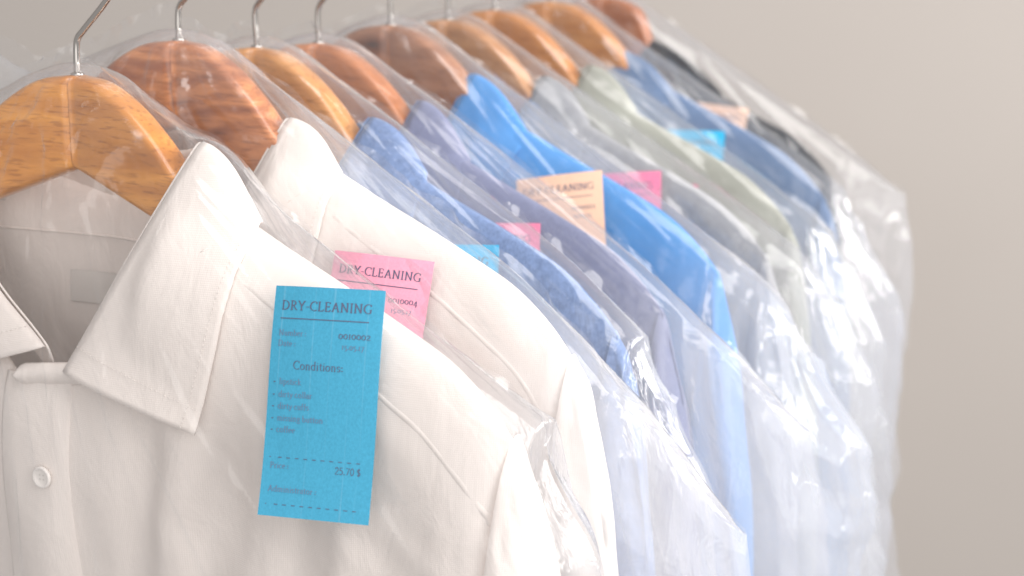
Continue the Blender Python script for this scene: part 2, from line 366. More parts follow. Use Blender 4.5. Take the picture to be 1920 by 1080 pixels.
# ------------------------------------------------------------------ shirt
def shoulder_z(x, wt):
    x = np.asarray(x, float)
    return spline([0, .045, .07, .107, .135, .167, .197, .227, .275], [-.035, -.042, -.048, -.0615, -.0735, -.0865, -.0995, -.1130, -.1340], x) - .017 * np.clip((x - wt + .045) / .045, 0, 1.2) ** 2 - (.012 * sstep(.05, .10, x) if wt < .21 else 0)
def shirt_body(P, seed, front=True):
    wt, Tf, Tb, ysf = P['wt'], P['Tf'], P['Tb'], P['ysf']
    nu, nv = 171, 190
    u = np.linspace(-1, 1, nu); au = np.abs(u)
    s = np.linspace(0, 1, nv); v = s ** 1.35

    xt = u * wt
    zsh = shoulder_z(np.abs(xt), wt)
    xm = .012
    xn = .072
    yt = midy(xt) * 1.0
    zt = zsh.copy()
    if front:
        xx = np.clip(np.abs(xt - xm * (1 - np.clip(np.abs(xt) / xn, 0, 1))) / xn, 0, 1)
        inn = np.abs(xt) < xn
        zn = -.150 + (.150 - .052) * (xx ** 2.0)
        yn = -.046 * ysf * (1 - xx ** 2) + 0
        zt = np.where(inn, zn, zsh); yt = np.where(inn, yn - .004, yt)
    else:
        xx = np.clip(np.abs(xt) / xn, 0, 1); inn = xx < 1
        zt = np.where(inn, -.060 + (.060 - .048) * xx ** 3, zsh)
        yt = np.where(inn, (.0420 * P['ysb'] + .003) * (1 - xx ** 2.5), yt)
    zb = -.70
    Z = zt[None, :] + v[:, None] * (zb - zt[None, :])
    Wn = np.interp(-Z, [0, .13, .17, .22, .30, .36, .5, .7], [1, 1, .985, .965, .91, .87, .87, .89])
    X = xt[None, :] * (1 + (Wn - 1) * sstep(.45, 1, au)[None, :])
    sdist = (zt[None, :] - Z)
    g = np.sqrt(1 - (1 - np.clip(sdist / (.095 if front else .07), 0, 1)) ** 2)
    e = (1 - au[None, :] ** 22) ** .5
    mid = midy(X)
    if front:
        T = Tf[0] + (Tf[1] - Tf[0]) * np.clip(np.abs(X) / .2, 0, 1.2)
        base = -T
        sgn = -1
    else:
        base = Tb * (1 - .3 * np.clip(np.abs(X) / .2, 0, 1)) + mid; sgn = 1
    Y = mid + (base - mid) * g * e + (yt[None, :] - mid) * (1 - g) * e
    # folds
    xs = X; zs = Z
    am = sstep(.02, .16, sdist)
    f1 = fbm(xs * 21 + zs * 2.5 * np.sign(xs) + .6 * np.sin(zs * 9 + seed), zs * 2.6 + seed, seed, 3) - .5
    ang = .62
    q1 = np.abs(xs) * math.cos(ang) - zs * math.sin(ang)
    q2 = np.abs(xs) * math.sin(ang) + zs * math.cos(ang)
    f2 = fbm(q2 * 26 + seed, q1 * 5 + np.sign(xs) * 3, seed + 5, 3) - .5
    f3 = fbm(xs * 24 + zs * 6, zs * 9 - xs * 4, seed + 8, 2) - .5
    side = sstep(.10, .2, np.abs(xs))
    Y = Y + sgn * e * (am * (f1 * .040 + f3 * .010) + (.25 + .75 * am) * f2 * .0075 * (.4 + side))
    V = np.stack([X, Y, Z], -1).reshape(-1, 3)
    return V, grid_faces(nu, nv, flip=front)   # vertices, faces

def sample_front(V, nu=171, nv=190):
    G = V.reshape(nv, nu, 3)
    def f(x, z):
        d = (G[..., 0] - x) ** 2 + (G[..., 2] - z) ** 2
        return float(G[..., 1].flat[int(np.argmin(d))])
    return f

COLT = [0, .3, .5, .62, .8, 1]
F_R = [(0, .042, -.046), (.045, .036, -.039), (.070, .012, -.033), (.080, -.009, -.031), (.0590, -.036, -.080), (.0300, -.056, -.1375)]
O_R = [(0, .052, -.088), (.058, .046, -.084), (.096, .020, -.078), (.1190, -.014, -.0665), (.1190, -.043, -.108), (.1085, -.056, -.158)]
F_L = [(0, .042, -.046), (-.045, .036, -.040), (-.066, .012, -.036), (-.070, -.009, -.036), (-.0410, -.034, -.0900), (.0165, -.053, -.1270)]
O_L = [(0, .052, -.088), (-.058, .046, -.084), (-.100, .020, -.074), (-.117, -.014, -.070), (-.112, -.043, -.112), (-.080, -.056, -.158)]
def collar(P, seed):
    ysf, ysb, cs = P['ysf'], P['ysb'], P.get('cs', 1.0)
    def ad(a, dzf=1.0):
        a = np.array(a, float); a[:, 1] = np.where(a[:, 1] < 0, a[:, 1] * ysf, a[:, 1] * ysb); a[:, 0] *= cs; a[:, 2] += dzf * P.get('cdz', 0) * np.array([1, 1, 1, 1, .7, .4])
        a[3, 1] = min(a[3, 1], -.0085); a[4, 1] = min(a[4, 1], -.031); a[2, 1] = max(a[2, 1], .010); return a
    fr, orr, fl, ol = ad(F_R), ad(O_R, 0), ad(F_L), ad(O_L, 0)
    orr[3, 0] = .1190 * max(cs, .9); orr[3, 2] = -.0635 if P['wt'] > .21 else -.072
    nt = 110; ns = 22
    t = np.linspace(-1, 1, 2 * nt + 1)
    Fc = np.where((t >= 0)[:, None], spline(COLT, fr, np.abs(t)), spline(COLT, fl, np.abs(t)))
    Oc = np.where((t >= 0)[:, None], spline(COLT, orr, np.abs(t)), spline(COLT, ol, np.abs(t)))
    V = []
    cen = np.array([.01, 0.0, -.1])
    ss = np.linspace(0, 1, ns)
    out = Fc - cen; out[:, 2] *= .0; out /= np.maximum(np.linalg.norm(out, axis=1), 1e-6)[:, None]
    for s in ss:
        bulge = .0042 * math.sin(math.pi * min(1, s) ** .55) * (1 - .25 * s)
        P3 = Fc * (1 - s) + Oc * s + out * bulge
        P3[:, 1] += (fbm(t * 7 + seed, s * 2.0, seed + 3, 2) - .5) * .004 * s
        P3[:, 2] += .0050 * math.sin(math.pi * s) * np.exp(-((np.abs(t) - .60) / .13) ** 2)
        V.append(P3)
    leaf = np.array(V)                       # ns, nt, 3
    nT = leaf.shape[1]
    lv = leaf.reshape(-1, 3)
    lf = grid_faces(nT, ns)
    # stand: drops from the fold on the inside
    Nc = Fc.copy()
    a = np.abs(t)
    Nc[:, 2] -= .036 * (1 - sstep(.5, .8, a)) + .020 * sstep(.5, .8, a)
    inn = -out * .004; Nc = Nc + inn; Nc[:, 1] += .001
    st = []
    for s in np.linspace(0, 1, 10):
        st.append(Fc * (1 - s) + Nc * s + out * (-.0018 - .002 * math.sin(math.pi * s)))
    st = np.array(st)
    return leaf, lf, st, grid_faces(nT, 10, flip=True)

def sleeve(P, s, seed):
    wt, Tf = P['wt'], P['Tf']
    tip = np.array([wt - .003, float(shoulder_z(wt - .003, wt)) - .001])
    so = P.get('so', 1.0)
    outer = np.array([tip + (0, 0), tip + (.0050, -.012), tip + (.0095, -.030), tip + (.019 * so, -.075), tip + (.028 * so, -.17), tip + (.032 * so, -.34), tip + (.026 * so, -.50)])
    inner = np.array([(wt * .925, -.285), (wt * .90, -.308), (wt * .875, -.330), (wt * .82, -.37), (wt * .78, -.43), (wt * .80, -.52), (wt * .87, -.65)])
    th = np.array([.018, .022, .025, .027, .027, .025, .020]) * P['ts']
    ts = np.array([0, .06, .14, .28, .5, .75, 1.0])
    n = 150; m = 64; tt = np.linspace(0, 1, n) ** 1.25
    A = spline(ts, outer, tt); B = spline(ts, inner, tt); TT = spline(ts, th, tt)
    V = []
    for i in range(n):
        c = (A[i] + B[i]) / 2; h = (A[i] - B[i]) / 2
        for q in range(m):
            a = 2 * math.pi * q / m; ca, sa = math.cos(a), math.sin(a)
            ex_ = 1 - .22 * min(1, tt[i] * 4); px = math.copysign(abs(ca) ** ex_, ca); py = math.copysign(abs(sa) ** ex_, sa)
            x, z = c + h * px
            y = -.022 - .006 * min(1, tt[i] * 1.5) + py * TT[i]
            V.append((x, y, z))
    V = np.array(V)
    ang = np.tile(np.linspace(0, 2 * math.pi, m, endpoint=False), n); zz = V[:, 2]
    fo = (fbm(np.cos(ang) * 2.2 + 5 + zz * 5, np.sin(ang) * 2.2 + zz * 3 + seed, seed, 3) - .5)
    fo2 = fbm(V[:, 0] * 30 + zz * 12, zz * 16 + seed + V[:, 1] * 10, seed + 4, 3) - .5
    gr = sstep(0, .10, np.repeat(tt, m))
    V[:, 1] += np.sign(V[:, 1] + .024) * (fo * .016 + fo2 * .005) * gr
    V[:, 0] += (fbm(zz * 9 + seed, V[:, 1] * 8, seed + 2, 2) - .5) * .008 * gr
    V[:, 0] *= s
    return V, grid_faces(m, n, True, flip=(s < 0))

def strip_on(fy, pts, wdt, lift, n=60):
    """thin raised band following the front surface along local (x,z) points"""
    pts = np.array(pts, float); P2 = spline(np.arange(len(pts)), pts, np.linspace(0, len(pts) - 1, n))
    V = []
    for i, p in enumerate(P2):
        d = P2[min(i + 1, n - 1)] - P2[max(i - 1, 0)]; d /= np.linalg.norm(d); nrm = np.array([-d[1], d[0]])
        for k, (o, l) in enumerate(((-1, -.0003), (-.6, 1), (.6, 1), (1, -.0003))):
            tp = min(1, i / 8.0, (n - 1 - i) / 12.0); q = p + nrm * o * wdt / 2 * (.3 + .7 * tp)
            V.append((q[0], fy(q[0], q[1]) - lift * l * (tp if l > 0 else 1), q[1]))
    V = np.array(V); G = V.reshape(n, 4, 3)
    for _ in range(3): G[1:-1, :, 1] = (G[:-2, :, 1] + G[1:-1, :, 1] * 2 + G[2:, :, 1]) / 4
    return V, grid_faces(4, n)

def make_shirt(k, P, mat, label, loc):
    seed = 11 + k * 37
    root = empty('shirt', label, 'shirt', loc, -TH, 'clean shirts hanging in plastic bags')
    allv = []
    fV, fF = shirt_body(P, seed, True); bV, bF = shirt_body(P, seed + 1, False)
    mb = MB(); mb.add(fV, fF); mb.add(bV, bF)
    body = mesh_obj('body', mb.V, mb.F, mat, root); solidify(body, .0006)
    allv += [fV, bV]
    leaf, lf, st, sf = collar(P, seed)
    fy = sample_front(fV)
    ns_, nT_ = leaf.shape[:2]
    for j in range(ns_):
        for i in range(nT_):
            x_, y_, z_ = leaf[j, i]
            if y_ < .012:
                inside = sstep(.0, .012, float(shoulder_z(abs(x_), P['wt'])) - z_) * sstep(.02, .2, j / (ns_ - 1))
                lim = fy(x_, z_) - .0028
                if lim < y_: leaf[j, i, 1] = y_ + (lim - y_) * inside
    for _ in range(4):
        leaf[1:-1, 1:-1, 1] = (leaf[:-2, 1:-1, 1] + leaf[2:, 1:-1, 1] + leaf[1:-1, :-2, 1] + leaf[1:-1, 2:, 1] + 2 * leaf[1:-1, 1:-1, 1]) / 6
    c = mesh_obj('collar', leaf.reshape(-1, 3), lf, mat, root); solidify(c, .0011)
    cst = mesh_obj('collar_stand', st.reshape(-1, 3), sf, mat, c); solidify(cst, .0010)
    allv += [leaf.reshape(-1, 3)]
    for s in (-1, 1):
        V, F = sleeve(P, s, seed + 3 + s)
        o = mesh_obj('sleeve', V, F, mat, root)
        allv.append(V)
    if k <= 2:
        wt = P['wt']; kk = wt / .265
        def yz(x, d): return (x, float(shoulder_z(x, wt)) - d)
        V, F = strip_on(fy, [yz(.105, .012), yz(.128, .0175), yz(.17, .023), yz(.201, .029), yz(.225, .034), yz(wt - .014, .043), yz(wt - .008, .052)], .0032, .00046, 90)
        mesh_obj('yoke_seam', V, F, mat, root)
    # placket: a folded band down the front, with a step along its left edge
    if k <= 1:
        zz = np.linspace(-.143, -.69, 140); V = []
        for z in zz:
            wob = .0012 * math.sin(z * 22 + seed)
            for x, l in ((-.012, -.0005), (-.0122, .0022), (-.010, .0034), (.0, .0034), (.010, .0033), (.020, .0032), (.0285, .0026), (.030, -.0003)):
                V.append((x + wob, fy(x + wob, z) - l, z))
        G = np.array(V).reshape(len(zz), 8, 3)
        for _ in range(6): G[1:-1, :, 1] = (G[:-2, :, 1] + G[1:-1, :, 1] * 2 + G[2:, :, 1]) / 4
        o = mesh_obj('placket', G.reshape(-1, 3), grid_faces(8, len(zz)), mat, root)
        for j in range(6):
            bx, bz = .0172, -.192 - .088 * j
            if bz < -.68: break
            by = fy(bx, bz) - .0036
            V = []; nn = 28
            prof = ((0, -.0010), (.0030, -.0010), (.0040, -.0013), (.0046, -.0022), (.0053, -.0021), (.0057, -.0014), (.0056, -.0004), (.0040, .0004))
            for r, y in prof: V += [(bx + r * math.cos(2 * math.pi * q / nn), by + y, bz + r * math.sin(2 * math.pi * q / nn)) for q in range(nn)]
            b = mesh_obj('button', V, grid_faces(nn, len(prof), True), M_BUTTON, root)
            hm = MB()
            for dx in (-1, 1):
                for dz in (-1, 1):
                    cx, cz = bx + dx * .0011, bz + dz * .0011
                    hm.add([(cx + .0004 * math.cos(a), by - .0012, cz + .0004 * math.sin(a)) for a in np.linspace(0, 2 * math.pi, 9)[:-1]], [tuple(range(8))])
            mesh_obj('thread', hm.V, hm.F, M_HOLE, b, False)
    if k <= 1:
        V = []; nx, nz = 40, 14
        for j in range(nz):
            v = j / (nz - 1)
            for i in range(nx):
                u = i / (nx - 1); x_ = -.002 + .052 * u
                hh = .0054 * min(1, math.sqrt(max(0, 1 - (1 - min(u / .13, 1)) ** 2)) + .02)
                z_ = -.1435 + .006 * u + (.5 - v) * 2 * hh
                V.append((x_, fy(x_, -.152) - .0045 + .0035 * (abs(v - .5) * 2) ** 2 + .004 * u, z_))
        o = mesh_obj('collar_band', V, grid_faces(nx, nz, flip=True), mat, root); solidify(o, .0012)
        seam = []
        xs_ = np.linspace(-.07, .07, 60)
        bG = bV.reshape(190, 171, 3)
        def by_(x_, z_):
            d_ = (bG[..., 0] - x_) ** 2 + (bG[..., 2] - z_) ** 2; return float(bG[..., 1].flat[int(np.argmin(d_))])
        V, F = tube([(x_, by_(x_, -.0865 + .3 * x_ ** 2) - .0006, -.0865 + .3 * x_ ** 2) for x_ in xs_], .0007, 6)
        mesh_obj('back_yoke_seam', V, F, mat, root)
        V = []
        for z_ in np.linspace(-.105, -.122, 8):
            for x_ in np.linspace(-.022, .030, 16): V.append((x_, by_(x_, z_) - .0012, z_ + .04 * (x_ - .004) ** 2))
        mesh_obj('neck_patch', V, grid_faces(16, 8), M_PATCH, root)  # plain grey patch on the inner back, below the yoke seam
    # stitching on the collar leaf
    if k <= 1:
        ns, nT = leaf.shape[:2]
        def stitch_path(path, nrm, step=.0026, ln=.0015):
            mb = MB()
            d = np.concatenate([[0], np.cumsum(np.linalg.norm(np.diff(path, axis=0), axis=1))])
            q = 0
            while q + ln < d[-1]:
                a = [np.interp(q, d, path[:, i]) for i in range(3)]; b = [np.interp(q + ln, d, path[:, i]) for i in range(3)]
                V, F = tube([a, b], .00012, 5); mb.add(V, F); q += step
            mesh_obj('stitching', mb.V, mb.F, M_THREADW, c)
        off = np.array([0, -.0011, 0])
        row = leaf[ns - 3]
        sel = (np.arange(nT) > nT * .74); stitch_path(row[sel] + off, None)
        sel = (np.arange(nT) < nT * .2); stitch_path(row[sel] + off, None)
        stitch_path(leaf[:, nT - 6] + off, None); stitch_path(leaf[:, 5] + off, None)
    return root, np.concatenate(allv), fy

# ------------------------------------------------------------------ garment bag (membrane over the shirt)
def hanger_pts():
    x = np.linspace(-.222, .222, 300); z = np.interp(np.abs(x), HT_X, HT_Z)
    out = []
    for dz in np.linspace(0, .03, 12):
        for y in (-.011, .011): out.append(np.stack([x, midy(x, .10) + y, z - dz], -1)[np.abs(x) < .085])
    return np.concatenate(out)
def make_bag(k, P, pts, mat, mat2, label, loc, B):
    seed = 500 + k * 53
    root = empty('garment_bag', label, 'garment bag', loc, -TH, 'clear plastic garment bags')
    cx, cz, lx, lz = B['cx'], B['cz'], B.get('lx', B['cx']), B.get('lz', B['cz'])
    zb = -.80
    hi = k <= 4
    NU, NV = 121, 141
    x = np.linspace(-lx, cx, NU)
    line = np.where(x > 0, .006 + (cz - .006) * np.clip((x - .010) / (cx - .010), 0, 1), .006 + (lz - .006) * np.clip((-x - .010) / (lx - .010), 0, 1))
    # keep above everything inside
    allp = np.concatenate([pts, hanger_pts()])
    top = line.copy()
    for i in range(NU):
        m = np.abs(allp[:, 0] - x[i]) < .004
        if m.any(): top[i] = max(top[i], allp[m, 2].max() + .0030)
    if k > 0:                                # film pulled taut: upper hull from hook to corner
        H = []
        for i in range(NU):
            while len(H) >= 2 and (top[H[-1]] - top[H[-2]]) * (x[i] - x[H[-2]]) <= (top[i] - top[H[-2]]) * (x[H[-1]] - x[H[-2]]): H.pop()
            H.append(i)
        top = np.interp(x, x[H], top[H])
    for _ in range(3): top = np.convolve(np.pad(top, 2, mode='edge'), [.1, .2, .4, .2, .1], 'valid')
    top += .0012
    top += B.get('flare', 0) * sstep(-.085, -.16, x)
    v = np.linspace(0, 1, NV) ** 1.45
    def solve(sign):
        O = np.full((NV, NU), -1.0)             # obstacle as outward distance
        px = allp[:, 0]; pz = allp[:, 2]; py = allp[:, 1] * sign
        iu = (px + lx) / (cx + lx) * (NU - 1)
        tz = np.interp(px, x, top); vv = np.clip((tz - pz) / (tz - zb), 0, 1); jv = vv ** (1 / 1.45) * (NV - 1)
        ok = (px > -lx) & (px < cx)
        I = np.round(iu[ok]).astype(int); J = np.round(jv[ok]).astype(int)
        np.maximum.at(O, (J, I), py[ok])
        for _ in range(2):
            Q = O.copy(); Q[1:] = np.maximum(Q[1:], O[:-1]); Q[:-1] = np.maximum(Q[:-1], O[1:])
            Q[:, 1:] = np.maximum(Q[:, 1:], O[:, :-1]); Q[:, :-1] = np.maximum(Q[:, :-1], O[:, 1:]); O = Q
        O = O + .0012
        y0 = midy(x) * .8 * sign
        Y = np.maximum(O, 0.0) * 1.0
        Y[0] = y0; Y[:, 0] = y0[0]; Y[:, -1] = y0[-1]
        for it in range(700):
            A = Y.copy()
            A[1:-1, 1:-1] = .42 * (Y[:-2, 1:-1] + Y[2:, 1:-1]) * .62 + .5 * (Y[1:-1, :-2] + Y[1:-1, 2:]) * .4792
            A[-1, 1:-1] = Y[-2, 1:-1]
            Y = np.maximum(A, O); Y[0] = y0; Y[:, 0] = y0[0]; Y[:, -1] = y0[-1]
        return Y
    nu, nv = (300, 330) if hi else (190, 210)
    uf = np.linspace(0, NU - 1, nu); vf = np.linspace(0, NV - 1, nv)
    def up(Y):
        T = np.array([np.interp(uf, np.arange(NU), r) for r in Y]); return np.array([np.interp(vf, np.arange(NV), T[:, i]) for i in range(nu)]).T
    xf = np.interp(uf, np.arange(NU), x); tf = np.interp(uf, np.arange(NU), top)
    vvf = (vf / (NV - 1)) ** 1.45
    X = np.broadcast_to(xf, (nv, nu)).copy(); Z = tf[None] + vvf[:, None] * (zb - tf[None])
    fronty = None
    for sign, nm in ((-1, 'front_panel'), (1, 'back_panel')):
        Y = up(solve(sign))
        # smooth the polygonal contact a little
        for _ in range(3):
            S = Y.copy(); S[1:-1, 1:-1] = (Y[:-2, 1:-1] + Y[2:, 1:-1] + Y[1:-1, :-2] + Y[1:-1, 2:] + 4 * Y[1:-1, 1:-1]) / 8; Y = S
        Y += .0018 * np.minimum(1, vvf[:, None] * 60)
        ax = np.abs(X); sd = seed + (0 if sign < 0 else 7)
        cr = B.get('crumple', 1.0)
        wt = P['wt']
        m_side = sstep(wt - .06, wt + .02, ax) * sstep(-.09, -.16, Z)
        m_top = sstep(.05, .0, tf[None] - Z)
        m_low = sstep(-.2, -.5, Z)
        mask = np.clip(.07 + m_side * .9 + m_top * .10 * sstep(.12, .0, ax) + m_low * .3, 0, 1)
        c1 = ridge(X * 11 + 3, Z * 6 + X * 5, sd, 3)
        c2 = ridge(X * 46 + 3 + Z * 20, Z * 28, sd + 5, 3, 1.2)
        # long tension folds fanning from the hook down to the corners
        ang = np.arctan2(-Z + .03, X + 1e-4); rad = np.sqrt(X ** 2 + (Z - .03) ** 2)
        c3 = ridge(ang * 16, rad * 5 + 3, sd + 9, 3, 2.2)
        pin = np.exp(-((X + .01) / .075) ** 2) * sstep(-.10, -.05, Z) * sstep(0, .012, tf[None] - Z)
        h = pin * B.get('pinch', .4) * .0068 * ridge(ang * 5 + X * 14, rad * 22, sd + 21, 3, 2.0) + mask * (c1 * .020 + c2 * .0008) * cr + c3 * .0032 * sstep(.03, .12, rad) * (1 - m_side)
        edge = np.minimum(1, np.minimum(np.arange(nv)[:, None] / 5.0, np.minimum(np.arange(nu), nu - 1 - np.arange(nu))[None] / 6.0))
        h = h * edge
        # crumpled side edges
        sx = sstep(wt, cx + .005, ax) * (fbm(Z * 13, X * 0 + seed, seed + 3, 4) - .5) * .028 * cr * sstep(0, .08, tf[None] - Z)
        rc = -B.get('round', .024) * sstep(.055, 0, np.interp(np.clip(X, -lx, cx), [-lx, cx], [lz, cz]) * 0 + (tf[None] - Z)) * sstep(.8, 1, ax / cx)
        XX = X + np.sign(X) * (sx + rc * sstep(0, .02, ax - wt))
        XX = np.sign(XX) * np.maximum(np.abs(XX), np.minimum(ax, wt + .012))
        ZZ = Z + (fbm(X * 10, Z * 3, seed + 6, 2) - .5) * .003 * np.exp(-(tf[None] - Z) / .02) * sstep(.03, .08, ax)
        YY = (Y + h) * sign
        o = mesh_obj(nm, np.stack([XX, YY, ZZ], -1).reshape(-1, 3), grid_faces(nu, nv, flip=(sign < 0)), mat if sign < 0 else mat2, root)
        at = o.data.attributes.new('slack', 'FLOAT', 'POINT'); at.data.foreach_set('value', (np.clip(.07 + m_side + m_low * .4 + m_top * sstep(.10, .02, ax) * .25, 0, 1) * np.ones_like(X)).ravel().astype(np.float32))
        if sign < 0: fronty = (X.copy(), YY.copy(), Z.copy())
        if sign < 0: topedge = np.stack([XX[0], YY[0], ZZ[0]], -1)
    # welded seam above the shoulders, slightly ruffled, with little weld dimples
    mrow = 7; V = []
    arc = np.arange(nu)
    for r in range(mrow):
        f = r / (mrow - 1)
        hgt = .0075 * B.get('seal', 1.0) * (.65 + .6 * noise(arc * .11, 0, seed + 30)) * np.where(topedge[:, 0] > 0, .45, 1)
        yy = topedge[:, 1] + f * (.006 * (noise(arc * .16, 0, seed + 31) - .5) + .0035 * (noise(arc * .5, f * 2, seed + 32) - .5) * np.where(topedge[:, 0] > .02, .15, 1)) * 1.6
        V.append(np.stack([topedge[:, 0], yy, topedge[:, 2] + f * hgt], -1))
    mesh_obj('seal', np.array(V).reshape(-1, 3), grid_faces(nu, mrow), mat, root)
    return root, fronty

# ------------------------------------------------------------------ stroke lettering (humanist serif)
def arc(cx, cy, rx, ry, a0, a1, n=12):
    return [(cx + rx * math.cos(R(a0 + (a1 - a0) * i / n)), cy + ry * math.sin(R(a0 + (a1 - a0) * i / n))) for i in range(n + 1)]
def sf(x, y, w=.13): return [(x - w, y), (x + w, y)]
X_ = .62
G = {
 'D': (.86, [[(.16, 0), (.16, 1)], sf(.16, 0), [(.04, 1), (.3, 1)] + arc(.3, .5, .46, .5, 90, -90) + [(.04, 0)]]),
 'R': (.74, [[(.16, 0), (.16, 1)], sf(.16, 0), [(.04, 1), (.28, 1)] + arc(.3, .75, .24, .25, 90, -90) + [(.16, .5)], [(.32, .5), (.62, .03), (.76, 0)]]),
 'Y': (.74, [[(.37, 0), (.37, .45)], sf(.37, 0), [(.37, .45), (.08, 1)], [(.37, .45), (.66, 1)], sf(.08, 1, .1), sf(.66, 1, .1)]),
 '-': (.40, [[(.06, .38), (.34, .38)]]),
 'C': (.76, [[(.70, .78), (.70, .93)], arc(.48, .5, .40, .5, 56, 308, 20)]),
 'L': (.62, [[(.16, 0), (.16, 1)], sf(.16, 1), [(.04, 0), (.55, 0), (.58, .2)]]),
 'E': (.64, [[(.16, 0), (.16, 1)], [(.04, 1), (.53, 1), (.55, .84)], [(.16, .52), (.46, .52)], [(.46, .44), (.46, .6)], [(.04, 0), (.55, 0), (.58, .18)]]),
 'A': (.80, [[(.12, 0), (.40, 1)], [(.40, 1), (.70, 0)], [(.22, .35), (.58, .35)], sf(.12, 0, .1), sf(.70, 0, .1)]),
 'N': (.86, [[(.16, 0), (.16, 1)], [(.16, 1), (.70, 0)], [(.70, 0), (.70, 1)], sf(.16, 0, .11), sf(.70, 1, .11), [(.05, 1), (.18, 1)]]),
 'I': (.34, [[(.17, 0), (.17, 1)], sf(.17, 0), sf(.17, 1)]),
 'G': (.82, [[(.70, .78), (.70, .93)], arc(.48, .5, .40, .5, 56, 296, 20) + [(.70, .06), (.70, .40)], sf(.70, .40, .1)]),
 'P': (.64, [[(.16, 0), (.16, 1)], sf(.16, 0), [(.04, 1), (.28, 1)] + arc(.3, .73, .25, .27, 90, -90) + [(.16, .46)]]),
 'u': (.58, [[(.05, X_), (.14, X_), (.14, .2)] + arc(.28, .18, .14, .18, 180, 300, 8) + [(.44, .14)], [(.36, X_), (.45, X_), (.45, 0), (.54, 0)]]),
 'm': (.92, [[(.04, X_ - .02), (.14, X_), (.14, 0)], sf(.14, 0, .08), arc(.30, .44, .15, .18, 160, 0, 8) + [(.45, 0)], sf(.45, 0, .08), arc(.61, .44, .15, .18, 160, 0, 8) + [(.76, 0)], sf(.76, 0, .08)]),
 'n': (.62, [[(.04, X_ - .02), (.14, X_), (.14, 0)], sf(.14, 0, .08), arc(.30, .42, .16, .20, 160, 0, 8) + [(.46, 0)], sf(.46, 0, .08)]),
 'b': (.60, [[(.04, 1.02), (.13, 1.04), (.13, .03)], arc(.30, .31, .22, .31, 150, -140, 18)]),
 'e': (.52, [[(.08, .34), (.44, .36)] + arc(.27, .32, .19, .30, 10, 305, 18)]),
 'r': (.42, [[(.04, X_ - .02), (.14, X_), (.14, 0)], sf(.14, 0, .09), [(.14, .42), (.24, .58), (.37, .60)]]),
 'a': (.52, [[(.10, .52)] + arc(.24, .44, .15, .18, 140, 0, 8) + [(.39, .06), (.48, 0)], arc(.22, .17, .15, .17, 60, 330, 12) ]),
 't': (.38, [[(.18, .84), (.18, .14)] + arc(.29, .13, .11, .13, 180, 300, 6), [(.04, X_), (.34, X_)]]),
 'o': (.60, [arc(.29, .31, .22, .31, 0, 360, 24)]),
 'd': (.60, [[(.38, 1.02), (.46, 1.04), (.46, 0), (.56, 0)], arc(.29, .31, .22, .31, 30, 320, 18)]),
 'i': (.30, [[(.05, X_ - .02), (.15, X_), (.15, 0)], sf(.15, 0, .09), [(.15, .84), (.15, .93)]]),
 's': (.44, [[(.36, .50)] + arc(.22, .46, .13, .16, 40, 230, 10) + arc(.22, .16, .15, .16, 60, -150, 10)]),
 'l': (.30, [[(.05, 1.02), (.15, 1.04), (.15, 0)], sf(.15, 0, .09)]),
 'p': (.60, [[(.04, X_ - .02), (.14, X_), (.14, -.35)], sf(.14, -.35, .09), arc(.31, .31, .22, .31, 150, -140, 18)]),
 'c': (.50, [arc(.28, .31, .21, .31, 50, 310, 16)]),
 'k': (.56, [[(.04, 1.02), (.14, 1.04), (.14, 0)], sf(.14, 0, .08), [(.16, .3), (.42, X_)], [(.22, .36), (.46, .02), (.54, 0)]]),
 'y': (.54, [[(.08, X_), (.28, .02)], [(.48, X_), (.28, .02), (.16, -.3), (.06, -.33)]]),
 'f': (.36, [[(.17, 0), (.17, .8)] + arc(.29, .84, .12, .18, 180, 60, 6), [(.04, X_), (.32, X_)], sf(.17, 0, .09)]),
 'g': (.54, [arc(.25, .42, .16, .19, 0, 360, 18), [(.38, .54), (.50, .58)], [(.18, .24), (.12, .12), (.4, .04)] + arc(.26, -.16, .19, .15, 50, -230, 16)]),
 ':': (.30, [[(.15, .05), (.15, .15)], [(.15, .45), (.15, .55)]]),
 '.': (.26, [[(.12, 0), (.12, .09)]]),
 '0': (.56, [arc(.28, .31, .21, .31, 0, 360, 24)]),
 '1': (.36, [[(.18, 0), (.18, X_)], sf(.18, 0, .1), sf(.18, X_, .08)]),
 '2': (.50, [arc(.24, .44, .16, .18, 160, -20, 10) + [(.08, 0), (.44, 0), (.46, .08)]]),
 '4': (.56, [[(.36, -.3), (.36, X_)], [(.36, X_), (.06, .0), (.50, 0)]]),
 '5': (.48, [[(.42, X_), (.16, X_), (.14, .3)] + arc(.20, .04, .20, .26, 100, -100, 12)]),
 '7': (.48, [[(.06, X_), (.44, X_), (.18, -.3)]]),
 '3': (.48, [[(.08, .52)] + arc(.22, .42, .15, .2, 120, -70, 10), arc(.2, .02, .2, .24, 80, -120, 12)]),
 # plain lining figures for the price
 'T2': (.56, [arc(.27, .72, .19, .26, 165, -30, 12) + [(.08, 0), (.48, 0)]]),
 'T5': (.56, [[(.45, .97), (.14, .97), (.12, .54)] + arc(.24, .32, .23, .30, 110, -130, 14)]),
 'T7': (.56, [[(.06, .97), (.49, .97), (.2, 0)]]),
 'T0': (.58, [arc(.28, .49, .20, .49, 0, 360, 24)]),
 'T.': (.26, [[(.12, 0), (.12, .12)]]),
 'T$': (.56, [[(.44, .84)] + arc(.28, .70, .18, .2, 50, 240, 10) + arc(.27, .26, .19, .22, 60, -150, 10), [(.28, 1.1), (.28, -.12)]]),
}
def bend(x, z, k):
    a, b_ = x / TW, z / (TW * TA)
    return -.0016 * (1 - (2 * a) ** 2) * (.4 + .8 * (b_ + .5)) - .0010 * math.sin(5.2 * b_ + k * 1.7) - .0022 * max(0, -a - b_ - .55) ** 1.2
